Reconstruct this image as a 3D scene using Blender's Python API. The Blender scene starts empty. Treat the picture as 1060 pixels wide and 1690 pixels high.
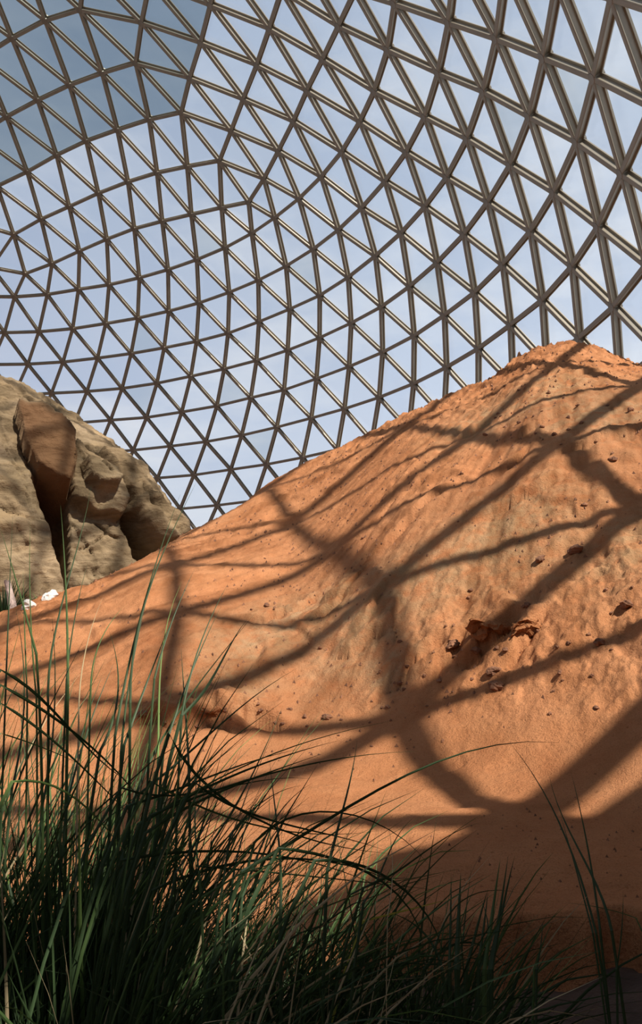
import bpy, bmesh, math, random
import numpy as np
from mathutils import Matrix, Vector

SC = bpy.context.scene
COL = SC.collection
RNG = np.random.default_rng(7)
random.seed(7)

# ------------------------------------------------------------------ camera
# world: the camera stands above the origin, +Y is its heading, +X its right, Z up, sand basin at z = 0
EYE = np.array([0.0, 0.0, 1.6])
C_R = np.array([0.999202530425985, 0.006805632498624661, -0.03934446030386479])
C_D = np.array([-0.0399287263797474, 0.17030859309412405, -0.9845814744996939])
C_F = np.array([0.0, 0.9853672749206734, 0.1704445174108168])
FPX, CX, CY, IW, IH = 1188.2582, 530.0, 800.0, 1060, 1690
cam_d = bpy.data.cameras.new('camera')
cam = bpy.data.objects.new('camera', cam_d)
COL.objects.link(cam)
m = Matrix.Identity(4)
for r in range(3):
    m[r][0] = C_R[r]; m[r][1] = -C_D[r]; m[r][2] = -C_F[r]; m[r][3] = EYE[r]
cam.matrix_world = m
cam_d.sensor_fit = 'VERTICAL'
cam_d.sensor_height = 36.0
cam_d.lens = FPX / IH * 36.0
cam_d.shift_y = (CY - IH / 2) / IH
cam_d.clip_start = 0.05
cam_d.clip_end = 500
SC.camera = cam

SC.view_settings.view_transform = 'Standard'
SC.view_settings.look = 'None'
SC.view_settings.gamma = 1.0
SC.view_settings.use_curve_mapping = False
SC.view_settings.exposure = 0.0

# ------------------------------------------------------------------ sky
wd = bpy.data.worlds.new('sky'); SC.world = wd; wd.use_nodes = True
nt = wd.node_tree; nt.nodes.clear()
def N(nt, t, **kw):
    n = nt.nodes.new(t)
    for k, v in kw.items(): setattr(n, k, v)
    return n
def L(nt, a, b): nt.links.new(a, b)
tc = N(nt, 'ShaderNodeTexCoord'); sx = N(nt, 'ShaderNodeSeparateXYZ'); L(nt, tc.outputs['Generated'], sx.inputs[0])
rp = N(nt, 'ShaderNodeValToRGB'); L(nt, sx.outputs['Z'], rp.inputs[0])
cr = rp.color_ramp
cr.elements[0].position = 0.0; cr.elements[0].color = (0.73, 0.80, 0.90, 1)
cr.elements[1].position = 1.0; cr.elements[1].color = (0.33, 0.42, 0.58, 1)
e = cr.elements.new(0.25); e.color = (0.57, 0.66, 0.82, 1)
e = cr.elements.new(0.6); e.color = (0.43, 0.52, 0.67, 1)
mp = N(nt, 'ShaderNodeMapping'); mp.inputs['Scale'].default_value = (2.2, 2.2, 6.5); L(nt, tc.outputs['Generated'], mp.inputs[0])
mp.inputs['Location'].default_value = (0.35, 0.1, 0.4)
nz = N(nt, 'ShaderNodeTexNoise'); nz.inputs['Scale'].default_value = 1.5; nz.inputs['Detail'].default_value = 7; nz.inputs['Roughness'].default_value = 0.58
L(nt, mp.outputs[0], nz.inputs['Vector'])
mr = N(nt, 'ShaderNodeMapRange'); mr.inputs['From Min'].default_value = 0.47; mr.inputs['From Max'].default_value = 0.72; L(nt, nz.outputs['Fac'], mr.inputs['Value'])
hz = N(nt, 'ShaderNodeMapRange'); hz.inputs['From Min'].default_value = 0.7; hz.inputs['From Max'].default_value = 0.1; L(nt, sx.outputs['Z'], hz.inputs['Value'])
hz.inputs['To Min'].default_value = 0.3
ml = N(nt, 'ShaderNodeMath', operation='MULTIPLY'); L(nt, mr.outputs[0], ml.inputs[0]); L(nt, hz.outputs[0], ml.inputs[1])
mx = N(nt, 'ShaderNodeMixRGB'); L(nt, ml.outputs[0], mx.inputs['Fac']); L(nt, rp.outputs['Color'], mx.inputs['Color1']); mx.inputs['Color2'].default_value = (0.83, 0.87, 0.92, 1)
gx = N(nt, 'ShaderNodeMapRange'); gx.inputs['From Min'].default_value = -0.45; gx.inputs['From Max'].default_value = 0.45; L(nt, sx.outputs['X'], gx.inputs['Value'])
m2 = N(nt, 'ShaderNodeMixRGB', blend_type='MULTIPLY'); m2.inputs['Fac'].default_value = 1.0; L(nt, mx.outputs[0], m2.inputs['Color1'])
rg2 = N(nt, 'ShaderNodeMixRGB'); L(nt, gx.outputs[0], rg2.inputs['Fac']); rg2.inputs['Color1'].default_value = (0.92, 0.93, 0.95, 1); rg2.inputs['Color2'].default_value = (1.22, 1.18, 1.12, 1); L(nt, rg2.outputs[0], m2.inputs['Color2'])
mx = m2
bg = N(nt, 'ShaderNodeBackground'); bg.inputs['Strength'].default_value = 1.08; L(nt, mx.outputs[0], bg.inputs['Color'])
ow = N(nt, 'ShaderNodeOutputWorld'); L(nt, bg.outputs[0], ow.inputs[0])

# ------------------------------------------------------------------ sun (high, from the right)
SUN_EL, SUN_AZ = math.radians(47.0), math.radians(137.7)      # azimuth clockwise from the heading: over the right shoulder
SUN = np.array([math.sin(SUN_AZ) * math.cos(SUN_EL), math.cos(SUN_AZ) * math.cos(SUN_EL), math.sin(SUN_EL)])
sd = bpy.data.lights.new('sun', 'SUN'); sd.energy = 9.2; sd.angle = math.radians(1.1); sd.color = (1.0, 0.93, 0.82)
so = bpy.data.objects.new('sun', sd); COL.objects.link(so)
so.rotation_euler = Vector(SUN).to_track_quat('Z', 'Y').to_euler(); so.location = (20, -5, 40)

# ------------------------------------------------------------------ helpers
def proj(P):
    X = np.asarray(P, float) - EYE
    z = X @ C_F
    return CX + FPX * (X @ C_R) / z, CY + FPX * (X @ C_D) / z, z
def ray(u, v):
    d = C_F + C_R * ((u - CX) / FPX) + C_D * ((v - CY) / FPX)
    return d / np.linalg.norm(d)
def azel(u, v):
    d = ray(u, v)
    return math.atan2(d[0], d[1]), math.atan2(d[2], math.hypot(d[0], d[1]))

def mesh(name, V, F, mats, smooth=False):
    me = bpy.data.meshes.new(name)
    V = np.asarray(V, dtype=np.float32)
    me.vertices.add(len(V)); me.vertices.foreach_set('co', V.ravel())
    if isinstance(F, np.ndarray):
        k = F.shape[1]; n = len(F)
        me.loops.add(n * k); me.loops.foreach_set('vertex_index', F.ravel().astype(np.int32))
        me.polygons.add(n); me.polygons.foreach_set('loop_start', np.arange(0, n * k, k, dtype=np.int32))
    else:
        n = len(F); ls = np.array([len(f) for f in F]); st = np.concatenate([[0], np.cumsum(ls)[:-1]])
        me.loops.add(int(ls.sum())); me.loops.foreach_set('vertex_index', np.array([i for f in F for i in f], dtype=np.int32))
        me.polygons.add(n); me.polygons.foreach_set('loop_start', st.astype(np.int32))
    me.polygons.foreach_set('use_smooth', np.full(n, bool(smooth)))
    me.update(calc_edges=True); me.validate()
    for mm in (mats if isinstance(mats, (list, tuple)) else [mats]): me.materials.append(mm)
    return me
def obj(name, me, parent=None, loc=None, **props):
    o = bpy.data.objects.new(name, me); COL.objects.link(o)
    if parent: o.parent = parent
    if loc is not None: o.location = loc
    for k, v in props.items(): o[k] = v
    return o
def empty(name, loc, label, category, group=None):
    o = bpy.data.objects.new(name, None); COL.objects.link(o); o.location = loc
    o['label'] = label; o['category'] = category
    if group: o['group'] = group
    return o
def poke_tris(F4): return F4

# value noise in numpy
def _h(ix, iy, iz, s):
    n = (ix * 374761393 + iy * 668265263 + iz * 2147483647 + s * 1274126177) & 0xFFFFFFFF
    n = ((n ^ (n >> 13)) * 1274126177) & 0xFFFFFFFF
    n = (n ^ (n >> 16)) & 0xFFFFFF
    return n / float(0xFFFFFF) * 2 - 1
def vnoise(x, y, z=0.0, s=0):
    x, y, z = np.broadcast_arrays(np.asarray(x, float), np.asarray(y, float), np.asarray(z, float))
    ix, iy, iz = np.floor(x).astype(np.int64), np.floor(y).astype(np.int64), np.floor(z).astype(np.int64)
    fx, fy, fz = x - ix, y - iy, z - iz
    fx, fy, fz = [t * t * t * (t * (t * 6 - 15) + 10) for t in (fx, fy, fz)]
    r = 0
    for a in (0, 1):
        for b in (0, 1):
            for c in (0, 1):
                r = r + _h(ix + a, iy + b, iz + c, s) * (fx if a else 1 - fx) * (fy if b else 1 - fy) * (fz if c else 1 - fz)
    return r
def fbm(x, y, z=0.0, o=4, s=0, g=0.5):
    r = 0; a = 1.0; f = 1.0
    for k in range(o):
        r = r + a * vnoise(x * f + 13.7 * k, y * f - 7.1 * k, np.asarray(z) * f, s + k); a *= g; f *= 2.03
    return r
def sstep(a, b, x):
    t = np.clip((x - a) / (b - a), 0, 1); return t * t * (3 - 2 * t)

# ------------------------------------------------------------------ materials
def newmat(name):
    mt = bpy.data.materials.new(name); mt.use_nodes = True
    nt = mt.node_tree; nt.nodes.clear()
    o = N(nt, 'ShaderNodeOutputMaterial'); b = N(nt, 'ShaderNodeBsdfPrincipled'); L(nt, b.outputs[0], o.inputs[0])
    return mt, nt, b, o
def noise(nt, scale, detail=4, rough=0.55, vec=None, dist=0.0):
    n = N(nt, 'ShaderNodeTexNoise'); n.inputs['Scale'].default_value = scale; n.inputs['Detail'].default_value = detail
    n.inputs['Roughness'].default_value = rough; n.inputs['Distortion'].default_value = dist
    if vec is not None: L(nt, vec, n.inputs['Vector'])
    return n
def ramp(nt, src, stops):
    r = N(nt, 'ShaderNodeValToRGB'); L(nt, src, r.inputs[0]); cr = r.color_ramp
    while len(cr.elements) > 1: cr.elements.remove(cr.elements[-1])
    cr.elements[0].position = stops[0][0]; cr.elements[0].color = (*stops[0][1], 1)
    for p, c in stops[1:]:
        e = cr.elements.new(p); e.color = (*c, 1)
    return r
def mixc(nt, fac, a, b, mode='MIX'):
    n = N(nt, 'ShaderNodeMixRGB', blend_type=mode)
    for s, v in ((0, fac), (1, a), (2, b)):
        if isinstance(v, (int, float)): n.inputs[s].default_value = v
        elif isinstance(v, tuple): n.inputs[s].default_value = (*v, 1)
        else: L(nt, v, n.inputs[s])
    return n.outputs[0]
def bump(nt, h, strength, dist, b, prev=None):
    n = N(nt, 'ShaderNodeBump'); n.inputs['Strength'].default_value = strength; n.inputs['Distance'].default_value = dist
    L(nt, h, n.inputs['Height'])
    if prev is not None: L(nt, prev, n.inputs['Normal'])
    L(nt, n.outputs[0], b.inputs['Normal']); return n.outputs[0]
def simple(name, col, rough=0.6, metal=0.0, var=0.0, scale=3.0, bmp=0.0, bscale=30.0):
    mt, nt, b, o = newmat(name)
    b.inputs['Roughness'].default_value = rough; b.inputs['Metallic'].default_value = metal
    tcn = N(nt, 'ShaderNodeTexCoord')
    if var:
        n = noise(nt, scale, 4, 0.6, tcn.outputs['Object'])
        r = ramp(nt, n.outputs['Fac'], [(0.3, tuple(c * (1 - var) for c in col)), (0.7, tuple(min(1, c * (1 + var)) for c in col))])
        L(nt, r.outputs[0], b.inputs['Base Color'])
    else: b.inputs['Base Color'].default_value = (*col, 1)
    if bmp:
        n2 = noise(nt, bscale, 5, 0.6, tcn.outputs['Object']); bump(nt, n2.outputs['Fac'], bmp, 0.02, b)
    return mt

M_TUBE = simple('bronze_painted_beam', (0.265, 0.232, 0.18), 0.40, 0.15, 0.10, 2.0)
M_HUB = simple('hub_plate', (0.22, 0.19, 0.15), 0.35, 0.3, 0.12, 3.0)

def pane_mat(name, tint, gl=0.05):
    mt = bpy.data.materials.new(name); mt.use_nodes = True; nt = mt.node_tree; nt.nodes.clear()
    o = N(nt, 'ShaderNodeOutputMaterial'); t = N(nt, 'ShaderNodeBsdfTransparent'); t.inputs[0].default_value = (*tint, 1)
    g = N(nt, 'ShaderNodeBsdfGlossy'); g.inputs['Roughness'].default_value = 0.12; g.inputs[0].default_value = (0.9, 0.95, 1, 1)
    x = N(nt, 'ShaderNodeMixShader'); x.inputs[0].default_value = gl
    L(nt, t.outputs[0], x.inputs[1]); L(nt, g.outputs[0], x.inputs[2]); L(nt, x.outputs[0], o.inputs[0])
    return mt
M_PANE = [pane_mat('clear_acrylic_a', (0.95, 0.955, 0.96)), pane_mat('clear_acrylic_b', (0.92, 0.93, 0.945)), pane_mat('clear_acrylic_c', (0.965, 0.965, 0.965))]
M_PANE_GREY = pane_mat('grey_acrylic', (0.86, 0.875, 0.88))
M_PANE_DARK = pane_mat('dark_acrylic', (0.66, 0.70, 0.715), 0.03)
# ------------------------------------------------------------------ geodesic dome
# rings of nodes down from the apex: eight sectors widen to 64 nodes at ring 0, then 64 to a ring, staggered
DR = 35.0
DC = np.array([-21.950771415102604, 24.98830634998018, 0.7749360961510539 + EYE[2]])
DB = np.array([[0.025565722664499975, -0.9996731434947335, 0.0], [0.9996731434947335, 0.025565722664499975, 0.0], [0.0, 0.0, 1.0]])
RING = [0.8324821543397934, 0.9139700515225813, 0.9860245226220598, 1.0578467458363976, 1.1291464780596354, 1.2024217486644375, 1.2762805323999813, 1.3505348868972258]
LAST = 11
# measured offsets of single nodes (ring, place, dx, dy, dz in ten-thousandths of the radius)
CORR = "-4,2,-22,46,15;-4,3,-62,53,32;-4,4,-32,92,38;-3,1,37,-6,-20;-3,2,19,-14,-11;-3,3,-4,-16,-2;-3,4,-10,-6,2;-3,5,-17,9,10;-3,6,-18,25,16;-2,1,79,-25,-54;-2,2,32,-38,-26;-2,3,1,-38,-9;-2,4,-8,-44,-10;-2,5,-28,-49,-5;-2,6,-23,-37,-7;-2,7,-4,-5,-1;-2,8,11,-16,-12;-2,9,28,-1,-7;-1,0,89,-7,-75;-1,1,56,-5,-46;-1,2,52,0,-40;-1,3,13,-24,-16;-1,4,-17,-43,-3;-1,5,-24,-36,1;-1,6,-10,-35,-11;-1,7,-21,-63,-25;-1,8,-3,-40,-24;-1,9,8,-25,-19;-1,10,-11,-35,-21;-1,11,-23,-24,-12;0,0,6,5,-6;0,1,33,26,-29;0,2,5,14,-2;0,3,-29,2,26;0,4,-55,-3,45;0,5,-47,-4,37;0,6,-53,-24,28;0,7,-85,-62,24;0,8,-83,-26,40;0,9,-34,-25,2;0,10,-30,-16,3;0,11,-44,-16,6;0,12,-34,11,21;0,13,-27,9,16;0,14,-18,9,11;1,0,35,15,-38;1,1,8,22,-5;1,2,11,29,-5;1,3,-1,13,6;1,4,-6,11,11;1,5,-20,-14,11;1,6,-38,-44,5;1,7,-67,-68,4;1,8,-45,-30,8;1,9,-63,-44,2;1,10,-71,-45,-3;1,11,-65,-41,-10;1,12,-66,-29,-6;1,13,15,-3,-8;1,14,1,-1,-1;1,15,50,24,24;1,63,45,7,-50;2,0,19,42,-19;2,1,2,33,6;2,2,-1,25,11;2,3,-4,22,16;2,4,-5,13,14;2,5,-26,-17,16;2,6,-41,-36,12;2,7,-53,-45,7;2,8,-74,-58,2;2,9,-74,-49,0;2,10,-55,-30,-1;2,11,-67,-36,-10;2,12,-41,-32,-25;2,13,-19,-26,-29;2,14,8,3,3;2,15,48,18,23;2,62,22,12,-30;2,63,24,40,-32;3,0,11,51,-6;3,1,11,48,1;3,2,9,35,4;3,3,14,18,-8;3,4,14,2,-16;3,5,-14,-19,0;3,6,-43,-50,-3;3,7,-55,-71,-24;3,8,-87,-76,-15;3,9,-116,-71,-3;3,10,-108,-56,-8;3,11,-85,-38,-12;3,12,-18,-17,-19;3,13,-4,-5,-6;3,14,15,17,25;3,15,75,26,43;3,62,21,35,-34;3,63,19,52,-25;4,0,26,64,-24;4,1,21,44,-13;4,2,5,22,7;4,3,-3,0,6;4,4,-9,-15,-1;4,5,-11,-16,-2;4,8,-79,-74,-32;4,9,-75,-55,-24;4,10,-69,-39,-17;4,11,-73,-30,-14;4,12,-23,-6,-2;4,13,40,4,0;4,14,77,20,35;4,15,137,34,81;4,62,6,41,-10;4,63,16,63,-18;5,0,31,63,-33;5,1,26,46,-19;5,2,17,13,-20;5,3,-2,-7,-4;5,4,-3,-21,-21;5,5,-20,-26,-5;5,8,-87,-69,-32;5,9,-89,-52,-20;5,10,-77,-42,-30;5,11,-51,-21,-18;5,12,-21,-9,-11;5,13,64,11,17;5,14,105,18,46;5,15,164,30,109;5,63,16,73,-12;6,0,29,72,-20;6,1,33,55,-26;6,2,20,22,-19;6,3,-5,-8,-1;6,4,-28,-29,8;6,8,-91,-57,-22;6,9,-66,-35,-20;6,10,-62,-22,-9;6,11,-14,-14,-28;6,12,26,1,-4;6,13,127,16,38;6,14,206,26,111;6,63,27,98,-21;7,0,24,67,0;7,1,10,31,13;7,2,8,15,2;7,3,-17,-22,2;7,11,46,8,5;7,12,85,8,10;7,63,11,69,18;8,0,23,55,-1"
def sph(t, a): return np.array([math.sin(t) * math.cos(a), math.sin(t) * math.sin(a), math.cos(t)])
def slerp(a, b, t):
    w = math.acos(max(-1, min(1, float(a @ b))))
    return a if w < 1e-9 else (math.sin((1 - t) * w) * a + math.sin(t * w) * b) / math.sin(w)
def ncount(h): return 1 if h == -8 else 8 * min(8, 8 + h)
def base_node(h, i):
    D = math.pi / 4
    if h <= 0:
        m = 8 + h
        if m == 0: return np.array([0, 0, 1.0])
        side, s = divmod(i, m)
        t = 0.7895343722425003 * m / 8 + 0.014090188429262475 * math.sin(math.pi * m / 8)
        a, b = sph(t, side * D), sph(t, (side + 1) * D)
        p = slerp(a, b, s / m); q = sph(t, (side + s / m) * D); p = p - 0.17290994150980452 * (q - p)
        return p / np.linalg.norm(p)
    t = RING[h - 1] if h <= 8 else RING[7] + 0.07276 * (h - 8)
    return sph(t, (i + h / 2) / 8 * D)
nodes = {(h, i): base_node(h, i) * np.array([1, -1, 1]) for h in range(-8, LAST + 1) for i in range(ncount(h))}
corr = {}
for s in CORR.split(';'):
    a = [float(v) for v in s.split(',')]; corr[(int(a[0]), int(a[1]))] = np.array(a[2:]) * 1e-4
KP = np.array([nodes[k] for k in corr]); KD = np.array([corr[k] for k in corr])
NODE = {}
for k, P in nodes.items():
    if k in corr: Q = P + corr[k]
    else:
        d2 = ((KP - P) ** 2).sum(1); w = np.exp(-d2 / (2 * .07 ** 2)); s = w.sum()
        Q = P if s < 1e-12 else P + (w[:, None] * KD).sum(0) / s * math.exp(-max(0, d2.min() - .02) / .05)
    Q = Q / np.linalg.norm(Q)
    NODE[k] = DB @ (Q * DR) + DC
faces = []
for h in range(-8, LAST):
    n0, n1, m = ncount(h), ncount(h + 1), 8 + h
    if h == -8: faces += [((h, 0), (h + 1, i), (h + 1, (i + 1) % 8)) for i in range(8)]
    elif h < 0:
        for side in range(8):
            for s in range(m):
                a = (h, (side * m + s) % n0); b = (h, (side * m + s + 1) % n0)
                c = (h + 1, (side * (m + 1) + s) % n1); d = (h + 1, (side * (m + 1) + s + 1) % n1); e = (h + 1, (side * (m + 1) + s + 2) % n1)
                faces += [(a, c, d), (a, d, b)]
                if s == m - 1: faces.append((b, d, e))
    else:
        for i in range(64):
            a, b, c, d = (h, i), (h, (i + 1) % 64), (h + 1, i), (h + 1, (i + 1) % 64)
            faces += [(a, c, b), (b, c, d)]
edges = sorted({tuple(sorted((f[q], f[(q + 1) % 3]))) for f in faces for q in range(3)})

SIL = [(-60, -4.8), (-40, -4.8), (-30, -1.0), (-24.09, 0.64), (-21.69, 1.51), (-17.89, 2.51), (-15.71, 3.59), (-13.46, 4.69), (-11.14, 6.05), (-8.78, 7.19), (-6.37, 8.47), (-4.39, 9.96), (-1.41, 11.41), (1.6, 12.64), (4.62, 13.83), (7.65, 15.16), (10.64, 16.1), (13.59, 16.98), (15.59, 18.13), (17.53, 18.93), (20.28, 18.98), (22.21, 18.32), (23.63, 17.43), (25.21, 16.5), (30, 14.2), (36, 10.5), (45, 5), (55, 0), (70, -4.8)]
SA = np.array([a for a, b in SIL]); SE = np.array([b for a, b in SIL])
def visible(P):
    u, v, z = proj(P)
    if z <= 0.1 or u < -10 or u > IW + 10 or v < -10 or v > 1000: return False
    X = np.asarray(P) - EYE; a = math.degrees(math.atan2(X[0], X[1])); e_ = math.degrees(math.atan2(X[2], math.hypot(X[0], X[1])))
    if e_ < np.interp(a, SA, SE): return False
    return not (u < 300 and v > 600 + (u / 300) ** 1.1 * 260)
dome = empty('geodesic_dome', DC - np.array([0, 0, DC[2]]), 'huge geodesic dome of bronze tubes and triangular clear panes arching over the sand', 'dome')
dloc = np.array(dome.location)

# one member: an aluminium I-section, 0.3 m deep across the shell, its inner flange rounded; unit length along Z, X = outward
def unit_strut():
    prof = [(-0.125, -0.1), (-0.145, -0.092), (-0.155, -0.06), (-0.155, 0.06), (-0.145, 0.092), (-0.125, 0.1), (-0.105, 0.092), (-0.098, 0.02),
            (0.098, 0.02), (0.11, 0.1), (0.135, 0.1), (0.135, 0.045), (0.205, 0.045), (0.205, -0.045), (0.135, -0.045), (0.135, -0.1), (0.11, -0.1), (0.098, -0.02), (-0.098, -0.02), (-0.105, -0.092)]
    n = len(prof)
    V = [(x, y, z) for z in (0.0, 1.0) for x, y in prof]
    F = [(k, (k + 1) % n, n + (k + 1) % n, n + k) for k in range(n)]
    return np.array(V), F
SV, SF = unit_strut()
def strut_mat(A, B):
    d = B - A; Ln = np.linalg.norm(d); z = d / Ln
    x = (A + B) / 2 - DC; x = x - z * (x @ z); x /= np.linalg.norm(x); y = np.cross(z, x)
    M = np.eye(4); M[:3, 0] = x; M[:3, 1] = y; M[:3, 2] = z * Ln; M[:3, 3] = A
    return M
def area_of(pts):
    uv = [proj(p)[:2] for p in pts]
    return abs((uv[1][0] - uv[0][0]) * (uv[2][1] - uv[0][1]) - (uv[2][0] - uv[0][0]) * (uv[1][1] - uv[0][1])) / 2
me_strut = mesh('strut', SV, SF, M_TUBE)
sc_ = []
for (a, b) in edges:
    A, B = NODE[a], NODE[b]; mid = (A + B) / 2
    if min(A[2], B[2]) < -1.0: continue
    if visible(mid) or visible(A) or visible(B):
        ua, va, za = proj(A); ub, vb, zb = proj(B)
        if za > .2 and zb > .2: sc_.append((math.hypot(ua - ub, va - vb) / (za + zb), (a, b)))
sc_.sort(reverse=True)
big = {e for s, e in sc_[:300]}
restV = []; restF = []; off = 0
MI = Matrix.Translation(Vector(-dloc))
for e in edges:
    M = strut_mat(NODE[e[0]], NODE[e[1]])
    if e in big:
        o = obj('strut', me_strut, dome); o.matrix_local = MI @ Matrix(M.tolist())
    else:
        V = SV @ M[:3, :3].T + M[:3, 3] - dloc
        restV.append(V); restF += [tuple(i + off for i in f) for f in SF]; off += len(V)
obj('tube_lattice', mesh('tube_lattice', np.concatenate(restV), restF, M_TUBE), dome, kind='stuff')

# hubs
def unit_hub():
    V = []; F = []; n = 12
    prof = [(0.0, -0.175), (0.17, -0.175), (0.185, -0.15), (0.12, -0.14), (0.12, 0.12), (0.20, 0.14), (0.20, 0.21), (0.0, 0.21)]
    V.append((prof[0][1], 0, 0))
    for r, x in prof[1:-1]:
        for k in range(n): a = 2 * math.pi * k / n; V.append((x, r * math.cos(a), r * math.sin(a)))
    V.append((prof[-1][1], 0, 0)); last = len(V) - 1
    F += [(0, 1 + (k + 1) % n, 1 + k) for k in range(n)]
    for j in range(len(prof) - 3):
        F += [(1 + j * n + k, 1 + j * n + (k + 1) % n, 1 + (j + 1) * n + (k + 1) % n, 1 + (j + 1) * n + k) for k in range(n)]
    F += [(last, 1 + (len(prof) - 3) * n + k, 1 + (len(prof) - 3) * n + (k + 1) % n) for k in range(n)]
    return np.array(V), F
HV, HF = unit_hub()
me_hub = mesh('hub', HV, HF, M_HUB, False)
hs = sorted([(1 / proj(P)[2], k) for k, P in NODE.items() if visible(P)], reverse=True)[:300]
bigh = {k for s, k in hs}
restV = []; restF = []; off = 0
for k, P in NODE.items():
    x = (P - DC) / DR; z = np.cross(x, [0.3, 0.9, 0.1]); z /= np.linalg.norm(z); y = np.cross(z, x)
    M = np.eye(4); M[:3, 0] = x; M[:3, 1] = y; M[:3, 2] = z; M[:3, 3] = P
    if k in bigh:
        o = obj('hub', me_hub, dome); o.matrix_local = MI @ Matrix(M.tolist())
    else:
        V = HV @ M[:3, :3].T + M[:3, 3] - dloc
        restV.append(V); restF += [tuple(i + off for i in f) for f in HF]; off += len(V)
obj('hub_cluster', mesh('hub_cluster', np.concatenate(restV), restF, M_HUB), dome, kind='stuff')

# panes: a thin slab in each triangle, outside the tubes
def pane_geo(f):
    P = np.array([NODE[k] for k in f]); c = P.mean(0); n = (c - DC) / np.linalg.norm(c - DC)
    Q = c + (P - c) * 0.965 + n * 0.17
    return np.concatenate([Q, Q + n * 0.03]) - dloc
PF = [(0, 2, 1), (3, 4, 5), (0, 1, 4, 3), (1, 2, 5, 4), (2, 0, 3, 5)]
ps = []
for f in faces:
    c = sum(NODE[k] for k in f) / 3
    if visible(c) or any(visible(NODE[k]) for k in f):
        if all(proj(NODE[k])[2] > .2 for k in f): ps.append((area_of([NODE[k] for k in f]), f))
ps.sort(reverse=True)
bigp = {f for s, f in ps[:300]}
rest = {}
prng = random.Random(3)
GREY = {((-1, 9), (0, 9)), }
for f in faces:
    dark = all(k[0] <= -2 for k in f)
    q = prng.random()
    mt = M_PANE_DARK if dark else (M_PANE_GREY if q > 0.975 else M_PANE[int(q * 3) % 3])
    V = pane_geo(f)
    if f in bigp:
        o = obj('pane', mesh('pane', V, PF, mt), dome)
        if dark: o['label'] = 'dark tinted pane'
    else:
        r = rest.setdefault(mt.name, [[], [], mt]); n0 = 6 * len(r[0]); r[0].append(V); r[1] += [tuple(i + n0 for i in g) for g in PF]
restV = []; restF = []; mats = []; mi = []
off = 0
for nme, (Vs, Fs, mt) in rest.items():
    V = np.concatenate(Vs); restV.append(V); restF += [tuple(i + off for i in g) for g in Fs]; off += len(V)
    mi += [len(mats)] * len(Fs); mats.append(mt)
me = mesh('pane_field', np.concatenate(restV), restF, mats)
me.polygons.foreach_set('material_index', np.array(mi, dtype=np.int32))
obj('pane_field', me, dome, kind='stuff')

# solid plinth the dome stands on; its unseen top is shaped to set the foreground shadow's edge
WTOP = [(-180, 4.4), (-70, 4.4), (-60, 4.0), (-46, 4.1), (-44.5, 4.4), (-43.6, 4.6), (-43.0, 5.2), (-42.3, 5.2), (-41.4, 4.8), (-40.8, 4.35), (-38.6, 4.25), (-37.2, 5.2), (-35.5, 5.2), (-34, 4.9), (180, 4.4)]
def base_wall():
    n = 900; V = []; F = []
    for k in range(n):
        a = 2 * math.pi * k / n - math.pi; c, s = math.cos(a), math.sin(a); d = math.degrees(a)
        zt = float(np.interp(d, [p[0] for p in WTOP], [p[1] for p in WTOP])) + 0.08 * float(vnoise(np.array([d * 0.9]), 0, 0, 300)[0])
        r0 = 34.6 + 0.1 * float(vnoise(np.array([d * 0.5]), 0, 0, 301)[0])
        for r, z in ((r0, -0.6), (r0 + 0.05, zt * 0.4), (r0 - 0.04, zt * 0.8), (r0 + 0.06, zt), (35.35, zt + 0.04), (35.35, -0.6)):
            V.append((DC[0] + r * c, DC[1] + r * s, z))
    for k in range(n):
        j = (k + 1) % n
        F += [(k * 6 + q, j * 6 + q, j * 6 + q + 1, k * 6 + q + 1) for q in range(5)]
    return V, F
V, F = base_wall()
M_WALL = simple('rendered_wall', (0.24, 0.17, 0.12), 0.85, 0, 0.2, 0.4, 0.6, 6)
obj('base_wall', mesh('base_wall', V, F, M_WALL), kind='structure')
# ------------------------------------------------------------------ terrain
# profiles of the dune, foot to ridge, at bearings from the camera (degrees): distance, height above the basin
PROF = [(-60, [(9, 0), (16, 0.02), (17, 0.03)]), (-40, [(8.5, 0), (13, 0.15), (16, 0.3)]), (-24, [(8, 0), (12, 0.85), (16, 1.78)]), (-10, [(8.5, 0), (12, 1.6), (19, 3.8)]),
        (-2.6, [(8.6, 0), (13, 1.6), (17.1, 3.2), (20.5, 5.5)]), (6, [(7.4, 0.0), (8.6, 0.32), (9.3, 0.8), (10.9, 2.1), (18.5, 6.0), (20.3, 6.7)]),
        (14, [(6.8, 0), (8.8, 1.0), (11.5, 3.0), (20.5, 7.9)]), (20, [(6.4, 0), (10.5, 2.55), (12.9, 4.3), (21.5, 9.0)]), (25, [(6.0, 0), (10.6, 2.8), (15.7, 5.7), (20.5, 7.8)]),
        (34, [(5.8, 0), (11, 2.9), (16, 4.9)]), (45, [(5.5, 0), (9, 1.6), (12.5, 2.6)]), (60, [(5.5, 0), (7, 0.3), (9, 0.5)]), (70, [(5.5, 0), (7, 0.02), (9, 0.03)])]
AD = np.linspace(-60, 70, 521); DT = np.linspace(2, 34, 961)
def gauss(a, sig, axis):
    r = int(3 * sig) + 1; k = np.exp(-np.arange(-r, r + 1) ** 2 / (2 * sig * sig)); k /= k.sum()
    a = np.moveaxis(a, axis, -1); p = np.concatenate([np.repeat(a[..., :1], r, -1), a, np.repeat(a[..., -1:], r, -1)], -1)
    o_ = sum(k[i] * p[..., i:i + a.shape[-1]] for i in range(2 * r + 1)); return np.moveaxis(o_, -1, axis)
rows_ = []
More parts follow.
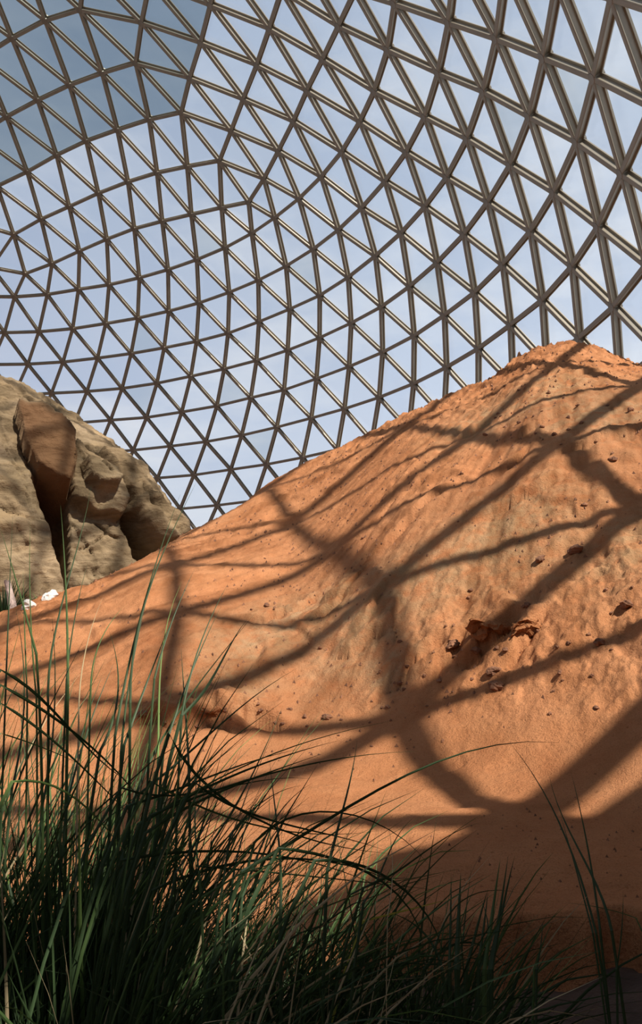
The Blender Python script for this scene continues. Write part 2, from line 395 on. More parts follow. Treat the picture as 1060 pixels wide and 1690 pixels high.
for az_, pr in PROF:
    d_, z_ = [p[0] for p in pr], [p[1] for p in pr]
    sl = (z_[-1] - z_[-2]) / (d_[-1] - d_[-2])
    rise = np.where(DT <= d_[-1], np.interp(DT, d_, z_), z_[-1] + sl * (DT - d_[-1]))
    fall = z_[-1] - 0.6 * (DT - d_[-1]); kk_ = 0.2 + 0.07 * z_[-1]; fall = fall + kk_ * 0.4
    mn = np.minimum(rise, fall); dd = np.abs(rise - fall)
    rows_.append(np.maximum(mn - np.maximum(kk_ - dd, 0) ** 2 / (4 * kk_), 0))
rows_ = np.array(rows_); PA = np.array([p[0] for p in PROF]); PD = np.array([p[1][-1][0] for p in PROF])
HT = np.array([[0.0]]); HT = np.stack([np.interp(AD, PA, rows_[:, j]) for j in range(len(DT))], 1)
HT = gauss(gauss(HT, 10, 0), 9, 1)
SEL = np.radians(np.interp(AD, SA, SE)); SEL = gauss(SEL[None, :], 2.0, 1)[0]
DRR = np.interp(AD, PA, PD)
for it in range(10):
    el = np.arctan2(HT - EYE[2], DT[None, :]).max(1)
    dz = (np.tan(SEL) - np.tan(el)) * DRR * 0.9
    dz = np.where(AD < -33, 0, dz)
    HT = np.maximum(HT + dz[:, None] * sstep(0.35, 0.95, DT[None, :] / DRR[:, None]) * (HT > 0.02), 0)
def dune_h(x, y):
    """smooth height of the dune above the basin"""
    a = np.degrees(np.arctan2(x, y)); d = np.hypot(x, y)
    fa = np.clip((a - AD[0]) / (AD[1] - AD[0]), 0, len(AD) - 1.001); fd = np.clip((d - DT[0]) / (DT[1] - DT[0]), 0, len(DT) - 1.001)
    i, j = fa.astype(int), fd.astype(int); u, w = fa - i, fd - j
    h = (HT[i, j] * (1 - w) + HT[i, j + 1] * w) * (1 - u) + (HT[i + 1, j] * (1 - w) + HT[i + 1, j + 1] * w) * u
    h = h * sstep(-58, -50, a) * (1 - sstep(60, 70, a)) * (d < 33.9)
    rad = np.hypot(x - DC[0], y - DC[1])
    return h * (1 - sstep(31.5, 34.2, rad))
CREST = np.array([7.3, 20.2])
def detail(x, y, h):
    """fine relief: sliding streaks that run down from the crest, crusty ledges, lumps"""
    w = sstep(0.05, 1.0, h)
    rx, ry = x - CREST[0], y - CREST[1]
    r = np.hypot(rx, ry) + 1e-6; ph = np.arctan2(ry, rx)
    wob = 0.05 * vnoise(x * 0.5, y * 0.5, 0, 5)
    st = fbm(ph * 22 + wob * 8, r * 0.14, 0, 4, 11, 0.55)
    g = 0.034 * st * sstep(1.0, 6.0, r) * w
    g = g + 0.02 * fbm(ph * 60, r * 0.35, 0, 3, 31) * sstep(1, 5, r) * w * (0.5 + 0.5 * vnoise(x * .3, y * .3, 0, 8))
    # lumps of crust, strongest near the crest and in patches
    patch = sstep(0.05, 0.5, fbm(x * 0.35 + 3, y * 0.35, 0, 3, 21))
    near = 1 - sstep(1.5, 6.5, np.hypot(rx * 0.8, ry))
    cr = np.abs(fbm(x * 2.3, y * 2.3, h * 1.5, 5, 41, 0.6))
    g = g + (0.08 * patch + 0.17 * near) * (0.35 - cr) * w
    g = g + (0.02 + 0.03 * near) * fbm(x * 7, y * 7, h * 4, 3, 45, 0.6) * w
    # slumped terraces
    tz = h * 1.4 + 0.8 * vnoise(x * 0.7, y * 0.7, 0, 51) + 0.25 * vnoise(x * 2.1, y * 2.1, 0, 52)
    fr = tz - np.floor(tz)
    tm = sstep(0.25, 0.6, fbm(x * 0.45 - 5, y * 0.45 + 9, 0, 3, 61))
    g = g + 0.10 * tm * w * (sstep(0.0, 0.15, fr) - fr)
    return g
def basin(x, y):
    z = 0.045 * fbm(x * 0.55, y * 0.55, 0, 3, 71) + 0.018 * fbm(x * 2.2, y * 2.2, 0, 3, 72)
    # foot marks
    z = z - 0.022 * sstep(0.35, 0.75, vnoise(x * 2.6, y * 2.6, 0, 74))
    return z
LEDGES = []     # (x, y, half width, angle, height) small slumped scarps on the slope
def height(x, y):
    h = dune_h(x, y)
    z = h + detail(x, y, h) + basin(x, y) * (1 - sstep(0.3, 1.5, h))
    for (lx, ly, hw, ang, hh) in LEDGES:
        c, s = math.cos(ang), math.sin(ang)
        a = (x - lx) * c + (y - ly) * s; b = -(x - lx) * s + (y - ly) * c
        b = b + 0.10 * vnoise(a * 3 + lx, 0 * a, 0, 81) + 0.04 * vnoise(a * 9, 0 * a + ly, 0, 82)
        env = (1 - sstep(hw * 0.5, hw, np.abs(a)))
        z = z + hh * env * np.where(b > 0, np.exp(-b / 0.35), 0) * sstep(0, 0.06, b)
        z = z - hh * 0.8 * env * np.where(b <= 0, np.exp(b / 0.12), 0)
    return z
def hit(u, v, dmax=36):
    """where the view ray through a pixel of the photograph meets the sand"""
    d = ray(u, v); t = np.linspace(2.5, dmax, 1200)
    P = EYE + t[:, None] * d
    k = np.argmax(P[:, 2] < dune_h(P[:, 0], P[:, 1]) + 0.25)
    if k == 0: return None
    t = np.linspace(t[k] - 0.3, min(t[k] + 2.5, dmax), 160); P = EYE + t[:, None] * d
    H = height(P[:, 0], P[:, 1]); k = np.argmax(P[:, 2] < H)
    if P[k, 2] >= H[k]: return None
    k = max(k, 1); a = P[k - 1, 2] - H[k - 1]; b = P[k, 2] - H[k]; w = a / (a - b + 1e-9)
    return P[k - 1] + (P[k] - P[k - 1]) * w
def add_ledge(u, v, hw, deg, hh):
    p = hit(u, v)
    if p is not None: LEDGES.append((p[0], p[1], hw, math.radians(deg), hh))
for a in [(320, 1188, 0.8, 8, 0.18), (410, 1180, 0.6, -6, 0.18), (690, 1085, 0.5, 10, 0.10), (812, 1056, 0.5, 6, 0.22), (870, 1050, 0.45, 25, 0.15), (600, 1060, 0.55, -8, 0.12), (640, 1130, 0.5, 20, 0.06),
          (470, 1010, 0.8, 20, 0.10), (560, 985, 0.6, 35, 0.09), (860, 815, 0.9, -6, 0.14), (830, 775, 0.7, 12, 0.10), (680, 850, 1.0, 30, 0.12),
          (1030, 1000, 0.5, 5, 0.07), (930, 905, 0.5, 10, 0.05), (740, 1080, 0.4, 30, 0.12), (800, 700, 0.9, 25, 0.12), (900, 690, 0.9, 15, 0.12),
          (1000, 720, 0.9, 0, 0.12), (950, 620, 0.9, 10, 0.10), (620, 990, 0.5, 60, 0.08), (650, 1020, 0.5, 75, 0.08)]:
    add_ledge(*a)
LEDGES = LEDGES[:]
CRUST = []       # pale crust stains (x, y, radius)
for (u, v, r) in [(840, 880, 1.3), (800, 910, 1.0), (870, 850, 0.9), (600, 1010, 1.0), (540, 1000, 0.9), (660, 960, .8), (430, 1060, 0.9), (720, 950, 0.8), (480, 1030, 0.8), (800, 690, 1.2), (900, 640, 1.4), (1000, 680, 1.4), (380, 1130, 0.6), (640, 1090, .5), (1040, 900, 0.8)]:
    p = hit(u, v)
    if p is not None: CRUST.append((p[0], p[1], r))

def sand_material():
    mt, nt, b, o = newmat('orange_sand')
    b.inputs['Roughness'].default_value = 0.95; b.inputs['Specular IOR Level'].default_value = 0.08
    tcn = N(nt, 'ShaderNodeTexCoord'); ob = tcn.outputs['Object']
    at = N(nt, 'ShaderNodeAttribute'); at.attribute_name = 'crust'
    n1 = noise(nt, 0.45, 5, 0.6, ob); n2 = noise(nt, 3.5, 5, 0.65, ob); n3 = noise(nt, 90, 3, 0.7, ob); n4 = noise(nt, 14, 5, 0.7, ob)
    c1 = ramp(nt, n1.outputs['Fac'], [(0.3, (0.335, 0.129, 0.053)), (0.5, (0.464, 0.197, 0.085)), (0.72, (0.516, 0.242, 0.115))]).outputs[0]
    c2 = mixc(nt, 0.35, c1, ramp(nt, n2.outputs['Fac'], [(0.3, (0.317, 0.119, 0.048)), (0.7, (0.437, 0.204, 0.095))]).outputs[0])
    cf = N(nt, 'ShaderNodeMath', operation='MULTIPLY'); L(nt, at.outputs['Fac'], cf.inputs[0])
    mr2 = N(nt, 'ShaderNodeMapRange'); mr2.inputs['From Min'].default_value = 0.35; mr2.inputs['From Max'].default_value = 0.6; L(nt, n2.outputs['Fac'], mr2.inputs['Value']); L(nt, mr2.outputs[0], cf.inputs[1])
    c3 = mixc(nt, cf.outputs[0], c2, (0.374, 0.224, 0.116))
    sk = N(nt, 'ShaderNodeAttribute'); sk.attribute_name = 'streak'
    c3 = mixc(nt, 0.9, c3, ramp(nt, sk.outputs['Fac'], [(0.25, (0.74, 0.70, 0.66)), (0.5, (0.97, 0.97, 0.97)), (0.8, (1.12, 1.13, 1.15))]).outputs[0], 'MULTIPLY')
    # coarse darker grains and crumbs
    g = ramp(nt, n3.outputs['Fac'], [(0.30, (0.50, 0.47, 0.45)), (0.46, (1, 1, 1)), (0.8, (1.12, 1.12, 1.12))]).outputs[0]
    c4 = mixc(nt, 0.8, c3, g, 'MULTIPLY')
    vo = N(nt, 'ShaderNodeTexVoronoi'); vo.inputs['Scale'].default_value = 6.0; L(nt, ob, vo.inputs['Vector'])
    sp = ramp(nt, vo.outputs['Distance'], [(0.05, (0.45, 0.4, 0.38)), (0.10, (1, 1, 1))]).outputs[0]
    c5 = mixc(nt, 0.6, c4, sp, 'MULTIPLY')
    L(nt, c5, b.inputs['Base Color'])
    n5 = noise(nt, 38, 4, 0.75, ob)
    q = bump(nt, n4.outputs['Fac'], 0.7, 0.05, b)
    q = bump(nt, n5.outputs['Fac'], 0.8, 0.018, b, q)
    q = bump(nt, n3.outputs['Fac'], 0.6, 0.008, b, q)
    return mt
M_SAND = sand_material()

def polar_mesh(name, a0, a1, na, ds, zfun, mat, zoff=0.0):
    az = np.radians(np.linspace(a0, a1, na)); A, Dd = np.meshgrid(az, ds, indexing='ij')
    X = Dd * np.sin(A); Y = Dd * np.cos(A); Z = zfun(X, Y) + zoff
    V = np.stack([X, Y, Z], -1).reshape(-1, 3); nd = len(ds)
    i, j = np.meshgrid(np.arange(na - 1), np.arange(nd - 1), indexing='ij'); i = i.ravel(); j = j.ravel()
    F = np.stack([i * nd + j, i * nd + j + 1, (i + 1) * nd + j + 1, (i + 1) * nd + j], 1)
    # keep inside the dome
    rad = np.hypot(V[:, 0] - DC[0], V[:, 1] - DC[1]); ok = (rad < 34.6)[F].all(1); F = F[ok]
    me = mesh(name, V, F, mat, True)
    cr = np.zeros(len(V))
    for (cx, cy, r) in CRUST:
        cr = np.maximum(cr, np.exp(-((V[:, 0] - cx) ** 2 + (V[:, 1] - cy) ** 2) / (r * r)))
    x, y = V[:, 0], V[:, 1]; hh = dune_h(x, y); rr = np.hypot(x - CREST[0], y - CREST[1]); pp = np.arctan2(y - CREST[1], x - CREST[0])
    sk = fbm(pp * 34 + 0.5 * vnoise(x, y, 0, 5), rr * 0.25, 0, 4, 12, 0.6) * 0.6 + 0.35 * fbm(x * 3, y * 3, hh * 2, 4, 46, 0.65)
    sk = 0.5 + 0.42 * sk * sstep(0.05, 0.8, hh) + 0.06 * fbm(x * 2, y * 2, 0, 3, 47)
    a2 = me.attributes.new('streak', 'FLOAT', 'POINT'); a2.data.foreach_set('value', np.clip(sk, 0, 1).astype(np.float32))
    at = me.attributes.new('crust', 'FLOAT', 'POINT'); at.data.foreach_set('value', cr.astype(np.float32))
    return me
# the dune itself starts where it rises out of the basin
d1 = np.concatenate([np.linspace(5.0, 12, 300), np.linspace(12.03, 34, 420)])
def zd(x, y):
    h = dune_h(x, y); return height(x, y) - 0.03 * (1 - sstep(0.0, 0.05, h))
me_d = polar_mesh('sand_dune', -45, 66, 900, d1, zd, M_SAND)
# drop the faces that lie flat in the basin
dune = obj('sand_dune', me_d, label='tall rounded dune of orange sand striped by lattice shadows', category='dune')
# ------------------------------------------------------------------ ground structures
M_SOIL = simple('dark_soil', (0.075, 0.040, 0.024), 0.95, 0, 0.35, 3.0, 0.8, 14)
def disc(r, n, z, c=(0, 0)):
    g = np.linspace(-r, r, n); X, Y = np.meshgrid(g + c[0], g + c[1], indexing='ij'); Z = z(X, Y)
    V = np.stack([X, Y, Z], -1).reshape(-1, 3); i, j = np.meshgrid(np.arange(n - 1), np.arange(n - 1), indexing='ij'); i = i.ravel(); j = j.ravel()
    F = np.stack([i * n + j, (i + 1) * n + j, (i + 1) * n + j + 1, i * n + j + 1], 1)
    rad = np.hypot(V[:, 0] - DC[0], V[:, 1] - DC[1]); return V, F[(rad < 35.0)[F].all(1)]
V, F = disc(60, 240, lambda x, y: -0.42 + 0.05 * fbm(x * .3, y * .3, 0, 3, 90), (-20, 20))
obj('ground', mesh('ground', V, F, M_SOIL, True), kind='structure')
# planting bed in front of the sand
V, F = disc(5.2, 210, lambda x, y: -0.20 + 0.05 * fbm(x * 1.2, y * 1.2, 0, 4, 91) + 0.02 * fbm(x * 7, y * 7, 0, 3, 92), (0.5, 1.5))
obj('ground_bed', mesh('ground_bed', V, F, M_SOIL, True), kind='structure')
# sand floor of the basin with a crumbling front edge
ds = np.concatenate([np.linspace(3.3, 12, 420), np.linspace(12.05, 50, 200)])
def zg(x, y):
    az = np.degrees(np.arctan2(x, y)); d = np.hypot(x, y)
    edge = 3.95 + 0.012 * np.clip(az - 5, -20, 20) + 0.10 * vnoise(az * 0.18, 0 * az, 0, 93) + 0.05 * vnoise(az * 0.9, 0 * az, 0, 94)
    h = dune_h(x, y); z = basin(x, y) - 0.15 * sstep(0.05, 0.3, h)
    drop = 1 - sstep(-0.16, 0.05, d - edge)
    return z - 0.30 * drop + 0.012 * fbm(x * 9, y * 9, 0, 3, 95) * (1 - sstep(0, 0.6, np.abs(d - edge)))
sandf = obj('ground_sand', polar_mesh('ground_sand', -75, 75, 620, ds, zg, M_SAND), kind='structure')

# ------------------------------------------------------------------ clods on the sand
M_CLOD = simple('red_clod', (0.20, 0.088, 0.045), 0.95, 0, 0.35, 6.0, 0.9, 25)
def blob(seed, sx, sy, sz, rough=0.25, nu=12, nv=8):
    rg = np.random.default_rng(seed); V = []
    for j in range(nv + 1):
        t = math.pi * j / nv
        for i in range(nu):
            a = 2 * math.pi * i / nu; V.append((math.sin(t) * math.cos(a), math.sin(t) * math.sin(a), math.cos(t)))
    V = np.array(V); o_ = rg.random(3) * 50
    k = 1 + rough * fbm(V[:, 0] * 1.5 + o_[0], V[:, 1] * 1.5 + o_[1], V[:, 2] * 1.5 + o_[2], 4, seed % 97)
    V = V * k[:, None] * np.array([sx, sy, sz])
    F = [(j * nu + i, (j + 1) * nu + i, (j + 1) * nu + (i + 1) % nu, j * nu + (i + 1) % nu) for j in range(nv) for i in range(nu)]
    return V, F
def clod(u, v, size, seed, label=None, group=None, flat=0.6, mat=None, name='sand_clod', cat='clod'):
    p = hit(u, v)
    if p is None: return None
    V, F = blob(seed, size, size * 0.75, size * flat, 0.35)
    o = obj(name, mesh(name, V, F, mat or M_CLOD, False), None, p + np.array([0, 0, size * flat * 0.35]), label=label, category=cat)
    if group: o['group'] = group
    o.rotation_euler = (0.3 * math.sin(seed), 0.3 * math.cos(seed * 2.1), seed * 1.7)
    return o
BIG = [(748, 1066, .15, 'dark clod just left of the crumbling crust ledge in the middle of the dune'), (819, 1136, .16, 'largest dark red clod above the foot of the dune'),
       (893, 925, .13, 'wedge of dark crust lying in the sun between two shadow bars'), (949, 910, .17, 'long clod of crust at the edge of a lattice shadow, upper right slope'),
       (990, 1063, .11, 'red clod on the right slope just above the dark shadow band'), (815, 1110, .13, 'pointed clod perched above the largest clod'),
       (1035, 1000, .14, 'cluster-like broken crust lump at the right edge of the dune'), (540, 1185, .10, 'rounded clod on the lower slope behind the long grass blades'),
       (870, 1002, .07, 'small red clod between two thin shadow bars on the right slope'), (786, 1075, .10, 'clod leaning against the overhanging crust ledge'),
       (1012, 760, .13, 'crust lump below the crest beside the right shadow node'), (965, 835, .09, 'small upright clod on sunlit sand, upper right slope'),
       (440, 1000, .10, 'clod at the left end of the pale crust patch'), (235, 1180, .10, 'reddish clod half hidden by the left grass'), (640, 1168, .06, 'pebble-sized clod near the meeting of the shadow arms')]
for i, (u, v, s, lb) in enumerate(BIG): clod(u, v, s * 0.62, 100 + i, lb)
def crust(u, v, sx, sy, sz, seed, label, rot):
    p = hit(u, v)
    if p is None: return
    V, F = blob(seed, sx, sy, sz, 0.55, 36, 22)
    V[:, 2] += 0.06 * fbm(V[:, 0] * 9, V[:, 1] * 9, V[:, 2] * 9, 3, seed)
    o = obj('crust_ledge', mesh('crust_ledge', V, F, M_SAND, False), None, p + np.array([0, 0.05, sz * 0.25]), label=label, category='ledge'); o.rotation_euler = (-0.45, rot, 0.15)
crust(806, 1046, .20, .16, .10, 61, 'broad crumbling crust ledge over a dark hollow, right of the middle of the dune', 0.2)
crust(868, 1040, .16, .12, .07, 62, 'lower crust ledge lying in the lattice shadow just right of the broad one', -0.3)
crust(345, 1178, .24, .13, .06, 63, 'broken crust rim seen through the grass at the lower left of the dune', 0.1)
def batch(pts, s0, s1, label, group, seed):
    rg = random.Random(seed)
    for (u, v) in pts: clod(u, v, rg.uniform(s0, s1) * 0.62, rg.randrange(9999), label, group, rg.uniform(.45, .8))
rg = random.Random(11)
def spread(n, cx, cy, sx, sy): return [(cx + rg.gauss(0, sx), cy + rg.gauss(0, sy)) for _ in range(n)]
batch(spread(26, 900, 690, 55, 40), .04, .10, 'small dark crust crumb scattered below the crest of the dune', 'crust crumbs below the crest', 1)
batch(spread(22, 640, 1090, 110, 50), .02, .06, 'small crumb of red earth on the middle slope of the dune', 'crumbs on the middle slope', 2)
batch(spread(20, 920, 1030, 80, 60), .025, .06, 'small crumb of red earth on the right slope of the dune', 'crumbs on the right slope', 3)
batch(spread(18, 560, 850, 90, 45), .03, .06, 'small crumb of red earth on the upper left slope of the dune', 'crumbs on the upper left slope', 4)
batch(spread(12, 380, 1185, 60, 12), .03, .07, 'clod along the broken ledge behind the grass', 'clods along the left ledge', 5)
batch(spread(16, 560, 1210, 70, 25), .015, .035, 'tiny crumb of earth at the foot of the dune', 'crumbs at the dune foot', 6)
# grit: far too many to count
def grit():
    rg = np.random.default_rng(5); Vs = []; Fs = []; n = 0
    T = np.array([(1, 0, -.5), (-.6, .9, -.5), (-.6, -.9, -.5), (0, 0, .9)]); TF = [(0, 1, 3), (1, 2, 3), (2, 0, 3), (0, 2, 1)]
    for k in range(5200):
        az = math.radians(rg.uniform(-24, 27)); d = rg.uniform(4.5, 21)
        x, y = d * math.sin(az), d * math.cos(az)
        if k % 2 and math.hypot(x - CREST[0], y - CREST[1]) > rg.uniform(2, 14): continue
        if vnoise(np.array([x * .6]), np.array([y * .6]), 0, 77)[0] < rg.uniform(-0.6, 0.5): continue
        s = rg.uniform(0.006, 0.02) * (1 + d / 14); z = float(height(np.array([x]), np.array([y]))[0])
        if dune_h(np.array([x]), np.array([y]))[0] < 0.05: s *= 0.6
        a = rg.uniform(0, 6.28); c, s_ = math.cos(a), math.sin(a)
        V = T * s; V = np.stack([V[:, 0] * c - V[:, 1] * s_ + x, V[:, 0] * s_ + V[:, 1] * c + y, V[:, 2] + z + s * .2], 1)
        Vs.append(V); Fs += [tuple(i + n for i in f) for f in TF]; n += 4
    return np.concatenate(Vs), Fs
V, F = grit()
obj('grit', mesh('grit', V, F, M_CLOD), None, None, label='fine dark grit strewn over the face of the dune', category='grit', kind='stuff')

# ------------------------------------------------------------------ rock mountain on the left
def sdist(px, py, poly):
    """signed distance to a polygon, positive inside"""
    P = np.array(poly, float); n = len(P); d = np.full(px.shape, 1e9); ins = np.zeros(px.shape, bool)
    for i in range(n):
        a, b = P[i], P[(i + 1) % n]; e = b - a; w0, w1 = px - a[0], py - a[1]
        t = np.clip((w0 * e[0] + w1 * e[1]) / (e @ e), 0, 1)
        d = np.minimum(d, np.hypot(w0 - e[0] * t, w1 - e[1] * t))
        c = ((a[1] <= py) & (b[1] > py)) | ((b[1] <= py) & (a[1] > py))
        xi = a[0] + (py - a[1]) / (b[1] - a[1] + 1e-12) * e[0]
        ins ^= c & (px < xi)
    return np.where(ins, d, -d)
def rock():
    c = np.array([-16.92, 26.1, 0]); R = np.array([13.0, 6.0, 11.45])
    nu, nv = 620, 360
    # longitudes packed on the camera side
    t = np.linspace(0, 1, nu); ph = np.interp(t, [0, .08, .92, 1], [-math.pi * 1.5, -math.pi, 0.25, math.pi * 0.5])
    th = np.linspace(0.02, 1.62, nv)
    PH, TH = np.meshgrid(ph, th, indexing='ij')
    n0 = np.stack([np.sin(TH) * np.cos(PH), np.sin(TH) * np.sin(PH), np.cos(TH)], -1)
    P = c + n0 * R
    nrm = n0 / R; nrm /= np.linalg.norm(nrm, axis=-1, keepdims=True)
    X = P - EYE; z = X @ C_F; u = CX + FPX * (X @ C_R) / z; v = CY + FPX * (X @ C_D) / z
    # crooked outlines
    uu = u + 5 * fbm(P[..., 0] * 1.1, P[..., 2] * 1.1, P[..., 1] * .5, 4, 201) ; vv = v + 5 * fbm(P[..., 0] * 1.1 + 40, P[..., 2] * 1.1, P[..., 1] * .5, 4, 202)
    front = sstep(0.12, 0.5, -(nrm * (X / np.linalg.norm(X, axis=-1, keepdims=True))).sum(-1))
    D = 0.16 * fbm(P[..., 0] * .35, P[..., 2] * .35, P[..., 1] * .35, 4, 203) + 0.085 * fbm(P[..., 0] * 1.8, P[..., 2] * 2.4, P[..., 1] * 2, 5, 204, 0.62)
    rid = np.abs(fbm(P[..., 0] * .9 + P[..., 2] * .5, P[..., 2] * .25, P[..., 1] * .3, 4, 205)); D = D - 0.22 * np.clip(0.12 - rid, 0, 1) / 0.12 * 0.5
    F_ = np.zeros_like(D)
    def add(poly, h, w, slope=0.0, rng_=60.0):
        s = sdist(uu, vv, poly); return h * sstep(-w, w, s) + slope * np.clip(s, 0, rng_) / rng_
    F_ = F_ + add([(-400, 560), (-20, 690), (22, 712), (40, 770), (62, 826), (85, 885), (100, 950), (112, 1040), (-400, 1100)], 0.6, 1.8, 0.6, 45)
    F_ = F_ + add([(22, 712), (30, 708), (62, 716), (98, 732), (111, 752), (114, 800), (108, 826), (85, 815), (58, 802), (42, 772)], 1.3, 1.6, 0.1, 20)
    F_ = F_ + add([(50, 805), (85, 818), (112, 828), (112, 900), (108, 985), (98, 950), (82, 880), (62, 830)], -1.7, 3.5)
    F_ = F_ + add([(114, 740), (148, 762), (176, 788), (203, 828), (208, 848), (196, 856), (176, 850), (150, 846), (118, 830), (112, 790)], 0.6, 1.8, 0.15, 25)
    F_ = F_ + add([(128, 786), (142, 790), (170, 804), (179, 822), (173, 830), (150, 826), (134, 812)], 0.6, 1.4)
    F_ = F_ + add([(112, 738), (128, 730), (150, 734), (160, 748), (150, 752), (128, 748)], -1.2, 1.8)
    F_ = F_ + add([(160, 748), (182, 752), (228, 800), (262, 840), (300, 868), (300, 890), (262, 908), (240, 878), (214, 826), (188, 794)], 0.55, 1.8, 0.15, 20)
    F_ = F_ + add([(206, 832), (226, 856), (250, 890), (268, 912), (245, 945), (222, 915), (212, 880)], -2.2, 3.5)
    F_ = F_ + add([(215, 770), (300, 860), (330, 880), (330, 890), (300, 880), (262, 840), (225, 790)], -0.35, 1.5)
    F_ = F_ + add([(0, 622), (60, 665), (80, 692), (78, 696), (52, 672), (0, 630)], -0.5, 1.4)
    F_ = F_ + add([(92, 690), (101, 735), (96, 736), (86, 695)], -0.45, 1.2)
    for crk, dp, w_ in [([(0, 640), (35, 655), (62, 672), (100, 708), (112, 735)], .35, 1.0), ([(60, 618), (78, 660), (88, 700)], .25, .9), ([(120, 760), (150, 800), (160, 812)], .3, .8), ([(135, 765), (160, 790), (200, 812)], .2, .8),
                        ([(225, 815), (245, 850), (262, 872)], .4, 1.0), ([(238, 812), (262, 845), (285, 868)], .35, 1.0), ([(252, 806), (280, 840), (305, 862)], .3, 1.0), ([(265, 800), (292, 832), (312, 860)], .25, .9),
                        ([(120, 860), (150, 905), (165, 960)], .2, .9), ([(160, 858), (185, 880), (200, 885)], .3, .9), ([(130, 900), (170, 880), (185, 862)], .2, .8), ([(10, 760), (40, 820), (50, 900)], .15, .9), ([(0, 860), (40, 870), (75, 860)], .12, .8)]:
        sd_ = np.full(uu.shape, 1e9)
        for (a0, b0), (a1, b1) in zip(crk[:-1], crk[1:]):
            e0, e1 = a1 - a0, b1 - b0; tt = np.clip(((uu - a0) * e0 + (vv - b0) * e1) / (e0 * e0 + e1 * e1), 0, 1); sd_ = np.minimum(sd_, np.hypot(uu - a0 - e0 * tt, vv - b0 - e1 * tt))
        F_ = F_ - dp * np.exp(-(sd_ / (w_ * 1.6)) ** 2)
    # flutes that run down the right flank
    q = (uu - 200) * 0.72 - (vv - 770) * 0.69
    F_ = F_ + 0.14 * np.sin(q * 0.33 + 1.5 * vnoise(uu * .02, vv * .02, 0, 207)) * sstep(215, 250, uu) * sstep(0, 30, vv - 740)
    bed = vv * 0.20 + uu * 0.04 + 2.2 * vnoise(uu * .02, vv * .02, 0, 208)
    F_ = F_ + 0.05 * np.sin(bed) * (0.5 + 0.5 * vnoise(uu * .03, vv * .03, 0, 209))
    fr = front * (z > 5)
    P = P + nrm * (D + F_ * fr)[..., None]
    ru = np.clip(sstep(-6, 6, sdist(uu, vv, [(22, 712), (98, 732), (114, 760), (114, 850), (108, 900), (60, 830), (42, 772)])), 0, 1) * fr
    V = P.reshape(-1, 3); i, j = np.meshgrid(np.arange(nu - 1), np.arange(nv - 1), indexing='ij'); i = i.ravel(); j = j.ravel()
    F = np.stack([i * nv + j, i * nv + j + 1, (i + 1) * nv + j + 1, (i + 1) * nv + j], 1)
    return V, F, ru.ravel()
def rock_material():
    mt, nt, b, o = newmat('brown_rock'); b.inputs['Roughness'].default_value = 0.88; b.inputs['Specular IOR Level'].default_value = 0.15
    tcn = N(nt, 'ShaderNodeTexCoord'); ob = tcn.outputs['Object']
    mp = N(nt, 'ShaderNodeMapping'); mp.inputs['Scale'].default_value = (0.35, 0.35, 1.4); L(nt, ob, mp.inputs[0])
    n1 = noise(nt, 0.35, 6, 0.6, ob); n2 = noise(nt, 2.0, 7, 0.65, mp.outputs[0], 0.6); n3 = noise(nt, 7, 6, 0.7, ob)
    c1 = ramp(nt, n1.outputs['Fac'], [(0.30, (0.11, 0.076, 0.042)), (0.48, (0.20, 0.142, 0.082)), (0.65, (0.31, 0.225, 0.138))]).outputs[0]
    c2 = ramp(nt, n2.outputs['Fac'], [(0.32, (0.45, 0.41, 0.36)), (0.52, (1, 1, 1)), (0.75, (1.35, 1.3, 1.2))]).outputs[0]
    c = mixc(nt, 0.9, c1, c2, 'MULTIPLY')
    at = N(nt, 'ShaderNodeAttribute'); at.attribute_name = 'rust'
    c = mixc(nt, at.outputs['Fac'], c, mixc(nt, n2.outputs['Fac'], (0.085, 0.042, 0.019), (0.19, 0.10, 0.048)))
    L(nt, c, b.inputs['Base Color'])
    q = bump(nt, n2.outputs['Fac'], 0.6, 0.25, b); bump(nt, n3.outputs['Fac'], 0.7, 0.08, b, q)
    return mt
V, F, ru = rock()
me = mesh('rock_mountain', V, F, rock_material(), True)
at = me.attributes.new('rust', 'FLOAT', 'POINT'); at.data.foreach_set('value', ru.astype(np.float32))
obj('rock_mountain', me, label='massive brown rock with a rusty overhanging slab, rising behind the left end of the dune', category='rock')
# ------------------------------------------------------------------ grasses
def blade_mat(name, col, col2, rough=0.55):
    mt, nt, b, o = newmat(name); b.inputs['Roughness'].default_value = rough; b.inputs['Specular IOR Level'].default_value = 0.3
    oi = N(nt, 'ShaderNodeObjectInfo'); tcn = N(nt, 'ShaderNodeTexCoord'); n = noise(nt, 4, 3, 0.6, tcn.outputs['Object'])
    a_ = mixc(nt, n.outputs['Fac'], col, col2); L(nt, a_, b.inputs['Base Color'])
    tr = N(nt, 'ShaderNodeBsdfTranslucent'); L(nt, a_, tr.inputs[0]); mx = N(nt, 'ShaderNodeMixShader'); mx.inputs[0].default_value = 0.18
    L(nt, b.outputs[0], mx.inputs[1]); L(nt, tr.outputs[0], mx.inputs[2]); L(nt, mx.outputs[0], o.inputs[0])
    return mt
G_DARK = blade_mat('dark_blade', (0.026, 0.048, 0.020), (0.052, 0.088, 0.032))
G_MID = blade_mat('green_blade', (0.050, 0.095, 0.030), (0.10, 0.16, 0.05))
G_LITE = blade_mat('light_blade', (0.13, 0.22, 0.06), (0.20, 0.30, 0.09))
G_DRY = blade_mat('straw_blade', (0.34, 0.25, 0.13), (0.55, 0.44, 0.26), 0.7)
G_YEL = blade_mat('yellow_blade', (0.42, 0.40, 0.06), (0.55, 0.50, 0.10))
